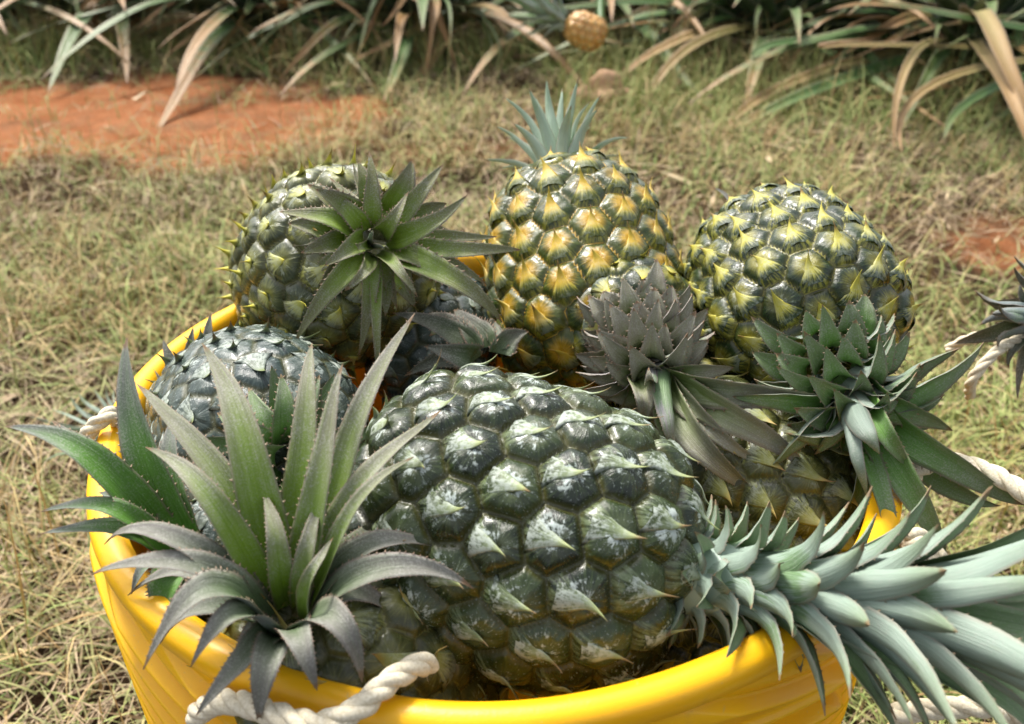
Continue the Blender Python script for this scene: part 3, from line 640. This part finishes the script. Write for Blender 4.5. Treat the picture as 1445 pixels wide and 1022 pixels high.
# ------------------------------------------------------------------ grass
def blades(name, N, xr, yr, mat, seed, length, width, lie, dens, curl=.5, hue=None):
    rg = np.random.default_rng(seed); x = rg.uniform(*xr, N * 3); y = rg.uniform(*yr, N * 3)
    # only where the view can reach
    dist = y + .40; keep = (np.abs(x) < (dist * .68 + .42)) & (np.hypot(x, y) > .155) & (rg.uniform(0, 1, N * 3) < dens(x, y))
    x, y = x[keep][:N], y[keep][:N]; N = len(x)
    L = rg.uniform(length[0], length[1], N) * (.8 + .35 * fbm(x, y, seed + 1, 7)); W = rg.uniform(width[0], width[1], N)
    az = rg.uniform(0, 2 * math.pi, N) + .8 * fbm(x, y, seed + 2, 2); el = np.radians(rg.uniform(lie[0], lie[1], N)); d = np.stack([np.cos(az), np.sin(az), 0 * az], 1)
    K = 6; base = np.stack([x, y, hgt(x, y) - .006 + rg.uniform(0, .018, N) * (lie[0] < 10)], 1); pts = []
    p = base; cu = rg.uniform(-.2, curl * 2, N) * (el / 1.0 + .2); wob = rg.normal(0, .35, N)
    for k in range(K):
        pts.append(p); e = el - cu * (k / (K - 1)) * 1.4; a2 = wob * k / K
        dd = np.stack([np.cos(az + a2) * np.cos(e), np.sin(az + a2) * np.cos(e), np.sin(e)], 1); p = p + dd * (L / (K - 1))[:, None]
        p[:, 2] = np.maximum(p[:, 2], .002 + .004 * k / K)
    s = np.stack([-np.sin(az), np.cos(az), rg.normal(0, .5, N)], 1); s /= np.linalg.norm(s, axis=1)[:, None]
    Vs = []; 
    for k in range(K):
        wk = (W * .5 * (1 - (k / (K - 1)) ** 2 * .92))[:, None]; Vs += [pts[k] - s * wk, pts[k] + s * wk]
    V = np.stack(Vs, 1).reshape(-1, 3); nv_ = 2 * K
    F = np.array([[2 * k, 2 * k + 1, 2 * k + 3, 2 * k + 2] for k in range(K - 1)])
    F = (np.arange(N)[:, None, None] * nv_ + F[None]).reshape(-1, 4)
    me = bpy.data.meshes.new(name); me.vertices.add(len(V)); me.vertices.foreach_set('co', V.astype(np.float32).ravel())
    me.loops.add(len(F) * 4); me.loops.foreach_set('vertex_index', F.astype(np.int32).ravel())
    me.polygons.add(len(F)); me.polygons.foreach_set('loop_start', np.arange(len(F), dtype=np.int32) * 4)
    me.polygons.foreach_set('loop_total', np.full(len(F), 4, dtype=np.int32)) if False else None
    me.materials.append(mat)
    C = np.zeros((N, nv_, 4), np.float32); C[:, :, 0] = np.repeat(np.linspace(0, 1, K), 2)[None]; C[:, :, 1] = rg.uniform(0, 1, N)[:, None]
    C[:, :, 2] = (hue(x, y) if hue is not None else .5 + 0 * x)[:, None]; C[:, :, 3] = rg.uniform(0, 1, N)[:, None]
    a = me.color_attributes.new('dat', 'FLOAT_COLOR', 'POINT'); a.data.foreach_set('color', C.ravel())
    me.update(); me.validate(); o = bpy.data.objects.new(name, me); COL.objects.link(o)
    return tag(o, kind='stuff')
def grass_mat(name, dry1, dry2, grn1, grn2):
    n = NT(name, .7, .25); t, r, h, r2 = n.dat()
    dry = n.mix(r, dry1, dry2); grn = n.mix(r, grn1, grn2)
    f = n.step(n.m('ADD', h, n.m('MULTIPLY', n.m('SUBTRACT', r2, .5), .9)), .42, .62)
    c = n.mix(f, dry, grn); c = n.mix(n.m('MULTIPLY', t, .45), c, dry2)
    return n.out(c)
M_STRAW = grass_mat('straw', (.15, .095, .055), (.50, .39, .25), (.16, .19, .06), (.32, .34, .13))
M_GRASS = grass_mat('grass', (.30, .19, .08), (.52, .40, .20), (.095, .20, .04), (.29, .40, .12))
cover = lambda x, y: np.clip(1 - bare(x, y) * 1.25 + .35 * np.clip(fbm(x, y, 61, 14) - .25, 0, 1), .04, 1)
near = lambda x, y: cover(x, y) * np.clip(1.6 / (1 + (y + .4) ** 1.3), .25, 1)
hs = lambda x, y: .30 + .34 * fbm(x, y, 21, 5) + .12 * (x < -.1) * (y > 0) + .16 * (x > .2) * (y < .9)
hg = lambda x, y: .56 + .16 * (x < -.1) * (y > .1) + .55 * fbm(x, y, 22, 5) + .35 * ((x > .12) & (y < .75)) - .12 * ((y > .8) & (x > 0))
tag(blades('tall_grass', 22000, (-2.5, 2.3), (.9, 2.4), M_GRASS, 8, (.10, .26), (.0012, .0032), (45, 88), lambda x, y: np.clip(.5 + .6 * fbm(x, y, 41, 4), 0, 1) * np.clip((y - 1.35 - .55 * (x < .1)) / .3, 0, 1) * (1 - bare(x, y)), .6, lambda x, y: .75 + 0 * x), 'tufts of taller wispy green grass growing in front of the field plants', 'grass')
tag(blades('upright_grass', 52000, (-3, 3), (-.55, 2.0), M_GRASS, 12, (.06, .17), (.0009, .0024), (40, 88), lambda x, y: near(x, y) * np.clip(.10 + 1.1 * fbm(x, y, 51, 7) + .45 * (x < -.1) * (y > .1) + .3 * (x > .2) * (y < .8) - .4 * (y < .1) * (x < 0), 0, 1), .7, lambda x, y: .55 + .3 * fbm(x, y, 52, 5)), 'scattered taller upright grass blades standing above the straw', 'grass')
tag(blades('leaf_litter', 1300, (-3, 3), (-.3, 2.6), M_STRAW, 15, (.03, .12), (.004, .012), (0, 16), lambda x, y: np.clip(.35 + .5 * fbm(x, y, 81, 5), .1, 1) * (1 - .93 * (bare(x, y) > .15)), .5, lambda x, y: .18 + 0 * x), 'broken pieces of dead brown leaf lying about on the straw and soil', 'leaf litter')
tag(blades('straw', 150000, (-3.2, 3.2), (-.55, 3.2), M_STRAW, 1, (.02, .085), (.0009, .0026), (0, 38), lambda x, y: near(x, y) * clump(x, y), .3, hs), 'thick mat of dry cut straw covering the ground around the tub', 'straw')
tag(blades('grass', 180000, (-3.2, 3.2), (-.55, 3.2), M_GRASS, 2, (.03, .12), (.0010, .0026), (20, 85), lambda x, y: near(x, y) * clump(y + 3, x) * np.clip(.65 + .5 * fbm(x, y, 31, 5) + .35 * (x > .1) * (y < .8) - .35 * ((x < 0) & (y < .15)), .05, 1), .8, hg), 'thin green and yellowed grass growing up through the straw', 'grass')

# ------------------------------------------------------------------ field plants
def field_plant(x, y, h, nl, label, seed, group='pineapple plants in the row behind the grass', low=46, extra=()):
    rg = np.random.default_rng(seed); o = tag(empty('pineapple_plant', (x, y, 0)), label, 'plant', group); mb = MB(); b = np.array([x, y, .03])
    for i in range(nl):
        f = i / nl; th = i * 2.39996 + rg.uniform(-.2, .2); r = np.array([math.cos(th), math.sin(th), 0])
        L = h * rg.uniform(.75, 1.15) * (1.15 - .3 * f); A = math.radians(90 - 78 * f + rg.uniform(-8, 8))
        up = np.array([0, 0, 1.]); P1 = b + L * .4 * (r * math.sin(A) * .8 + up * math.cos(A * .75)); P2 = b + L * .75 * (r * math.sin(A) + up * math.cos(A))
        P3 = b + L * (r * math.sin(A) * 1.08 + up * (math.cos(A) - .16 - .10 * (1 - f)))
        P3[2] = max(P3[2], rg.uniform(.0, .05)); P2[2] = max(P2[2], .05)
        leaf(mb, b + r * .03 + up * .10 * f, P1, P2, rg.uniform(.038, .058), up if f < .7 else -r, rg, teeth=0, chan=.22, taper=2.2, thick=.002, P3=P3, wav=.015)
    for i in range(low):                                                  # old leaves sprawling on the ground, dry towards their tips
        th = -math.pi / 2 + (rg.uniform(-1.9, 1.9) if i % 2 else rg.choice([-1, 1]) * rg.uniform(1.0, 1.6)); r = np.array([math.cos(th), math.sin(th), 0]); L = h * rg.uniform(.5, .88); up = np.array([0, 0, 1.])
        leaf(mb, b + r * .04, b + r * L * .35 + up * rg.uniform(.05, .26), b + r * L * .75 + up * rg.uniform(.06, .24), rg.uniform(.016, .038), up, rg, teeth=0, chan=.25, taper=2., thick=.0018, P3=b + r * L + np.array([rg.uniform(-.12, .12), 0, rg.uniform(-.02, .14)]), wav=.03, twist=rg.uniform(-1, 1))
    for bx, by, b2x, b2y, mx, my, tx, ty, d, wp, mi in extra:
        leaf(mb, b + np.array([0, 0, .06]), at((bx + b2x) / 2, (by + b2y) / 2 - 10, d + .12), at(mx, my, d - .05), wp / FPX * d, np.array([0, -.5, 1.]), rg, teeth=0, chan=.2, taper=2.4, thick=.002, P3=at(tx, ty, d - .05), wav=.01, mat=mi)
    mb.build('leaves', [M_LEAF_FIELD, M_LEAF_DRY], o)
    return o
front = [(-2.15, 2.60, .66), (-1.66, 2.50, .70), (-1.18, 2.58, .66), (-.72, 2.46, .68), (-.26, 2.38, .64), (.26, 2.50, .60), (.72, 2.20, .64), (1.16, 2.02, .68), (1.60, 1.86, .70), (2.06, 1.98, .66)]
lab = ['bushy pineapple plant at the far left end of the front row', 'pineapple plant with long leaves sweeping sideways over the bare red soil', 'pineapple plant with pinkish dried leaf tips above the red soil', 'pineapple plant behind the back left fruit, its dry leaves crossed', 'pineapple plant left of the one bearing a small fruit',
       'pineapple plant bearing a small orange fruit low at its front', 'pineapple plant with a long dry leaf arching down to the brown stone', 'dark pineapple plant behind the back right fruit', 'tall pineapple plant with broad yellow-brown leaves at the upper right corner', 'pineapple plant mostly beyond the right edge of the picture']
extras = {
 6: [(1040, 40, 1000, 40, 925, 70, 893, 185, 2.15, 20, 1), (1010, 30, 960, 45, 905, 70, 880, 115, 2.2, 20, 1), (1040, 10, 950, -5, 850, 0, 700, 20, 2.3, 16, 0)],
 7: [(1340, -60, 1370, -30, 1415, 70, 1478, 195, 1.65, 42, 1), (1360, 20, 1390, 60, 1420, 150, 1470, 245, 1.6, 32, 1), (1262, 30, 1266, 60, 1268, 120, 1266, 215, 1.75, 16, 1), (1150, 60, 1060, 130, 1030, 160, 1005, 222, 2.0, 20, 1), (1180, 100, 1120, 150, 1070, 170, 1030, 180, 1.95, 24, 0), (1120, 30, 1060, 70, 1020, 80, 1080, 85, 2.0, 18, 0)],
 8: [(1500, 70, 1380, 20, 1250, 5, 1165, 15, 1.75, 20, 0), (1260, 60, 1265, 110, 1262, 150, 1268, 220, 1.75, 16, 1), (1330, 90, 1330, 130, 1335, 160, 1335, 205, 1.75, 18, 0), (1180, 50, 1100, 70, 1060, 80, 1245, 60, 1.85, 12, 1)],
 3: [(420, 10, 400, 40, 395, 70, 392, 120, 2.55, 20, 1), (440, 20, 400, 60, 360, 90, 325, 130, 2.5, 18, 0)],
 4: [(720, 40, 640, 60, 590, 90, 560, 150, 2.4, 20, 1), (660, 40, 600, 60, 540, 60, 490, 90, 2.4, 18, 1), (700, 0, 712, 10, 716, 20, 718, 30, 2.2, 18, 1)]}
plants = [field_plant(x, y, h, 58, lab[i], 200 + i, extra=extras.get(i, ())) for i, (x, y, h) in enumerate(front)]
second = ['second-row pineapple plant, %s' % q for q in ('at the far left end of its row', 'behind the gap over the left of the red soil', 'behind the middle of the red soil', 'behind the back left fruit', 'left of the fruiting plant', 'right behind the fruiting plant', 'behind the plant above the back right fruit', 'behind the plants at the upper right corner', 'at the far right end of its row')]
for i, (x, y) in enumerate([(-2.6, 3.45), (-1.9, 3.4), (-1.3, 3.5), (-.7, 3.35), (-.1, 3.4), (.5, 3.45), (1.1, 3.3), (1.7, 3.2), (2.4, 3.2)]):
    field_plant(x, y, .66, 30, second[i], 300 + i, 'pineapple plants in the second row', low=6)
# the small fruit on its plant
PF = plants[5]; rg = np.random.default_rng(77); pf = at(826, 44, 2.20)
fr = fruit(PF, pf, nz([-.8, 0, .35]), .095, .040, 70, fruit_mats('field_fruit', (.42, .19, .05), (.58, .30, .08), (.62, .36, .1), .5, (.38, .28, .10), .2), 121, res=(120, 90))
mb = MB(); auto_leaves(mb, pf + nz([-.8, 0, .35]) * .05, nz([-.8, 0, .35]), 22, rg, stalk=.03, rad0=.02, L0=.08, L1=.15, a0=60, a1=8, w0=.02, w1=.02, teeth=0)
mb.build('fruit_crown', M_LEAF_TEAL, PF)
st_ = []; p0, p1, p2 = np.array([.26, 2.5, .08]), np.array([.24, 2.2, .30]), pf + nz([.8, 0, -.35]) * .04
for i in range(14):
    t_ = i / 13; c_ = p0 * (1 - t_) ** 2 + p1 * 2 * t_ * (1 - t_) + p2 * t_ * t_
    for j in range(8): st_.append(c_ + .009 * np.array([math.cos(j * .785), 0, math.sin(j * .785)]))
mb = MB(); mb.add(st_, grid_faces(14, 8), np.tile((.3, 0, .5, 0), (len(st_), 1))); mb.build('fruit_stalk', M_LEAF_FIELD, PF)
# stone
n = NT('stone', .9, .2); P = n.pos(); q = n.noise(P, 40, 5, .6); n.bump(q, .8, .01); ms = n.out(n.mix(q, (.28, .16, .09), (.50, .33, .21)))
mb = MB(); V = []; rg = np.random.default_rng(9); c0 = at(852, 112, 2.10)
for i in range(24):
    for j in range(36):
        th = i / 23 * math.pi; ph = j / 36 * 2 * math.pi; d = np.array([math.sin(th) * math.cos(ph), math.sin(th) * math.sin(ph), math.cos(th)])
        r = 1 + .16 * math.sin(d[0] * 4 + 1) + .14 * math.sin(d[1] * 5 + 2) + .10 * math.sin(d[2] * 7) + .05 * math.sin(d[0] * 13 + d[2] * 9)
        V.append(np.array([c0[0], c0[1], .025]) + d * r * np.array([.064, .045, .048]))
mb.add(V, grid_faces(24, 36), np.zeros((len(V), 4))); tag(mb.build('stone', ms), 'brown rounded stone lying at the foot of the plants', 'stone')
# loose dry leaf blades
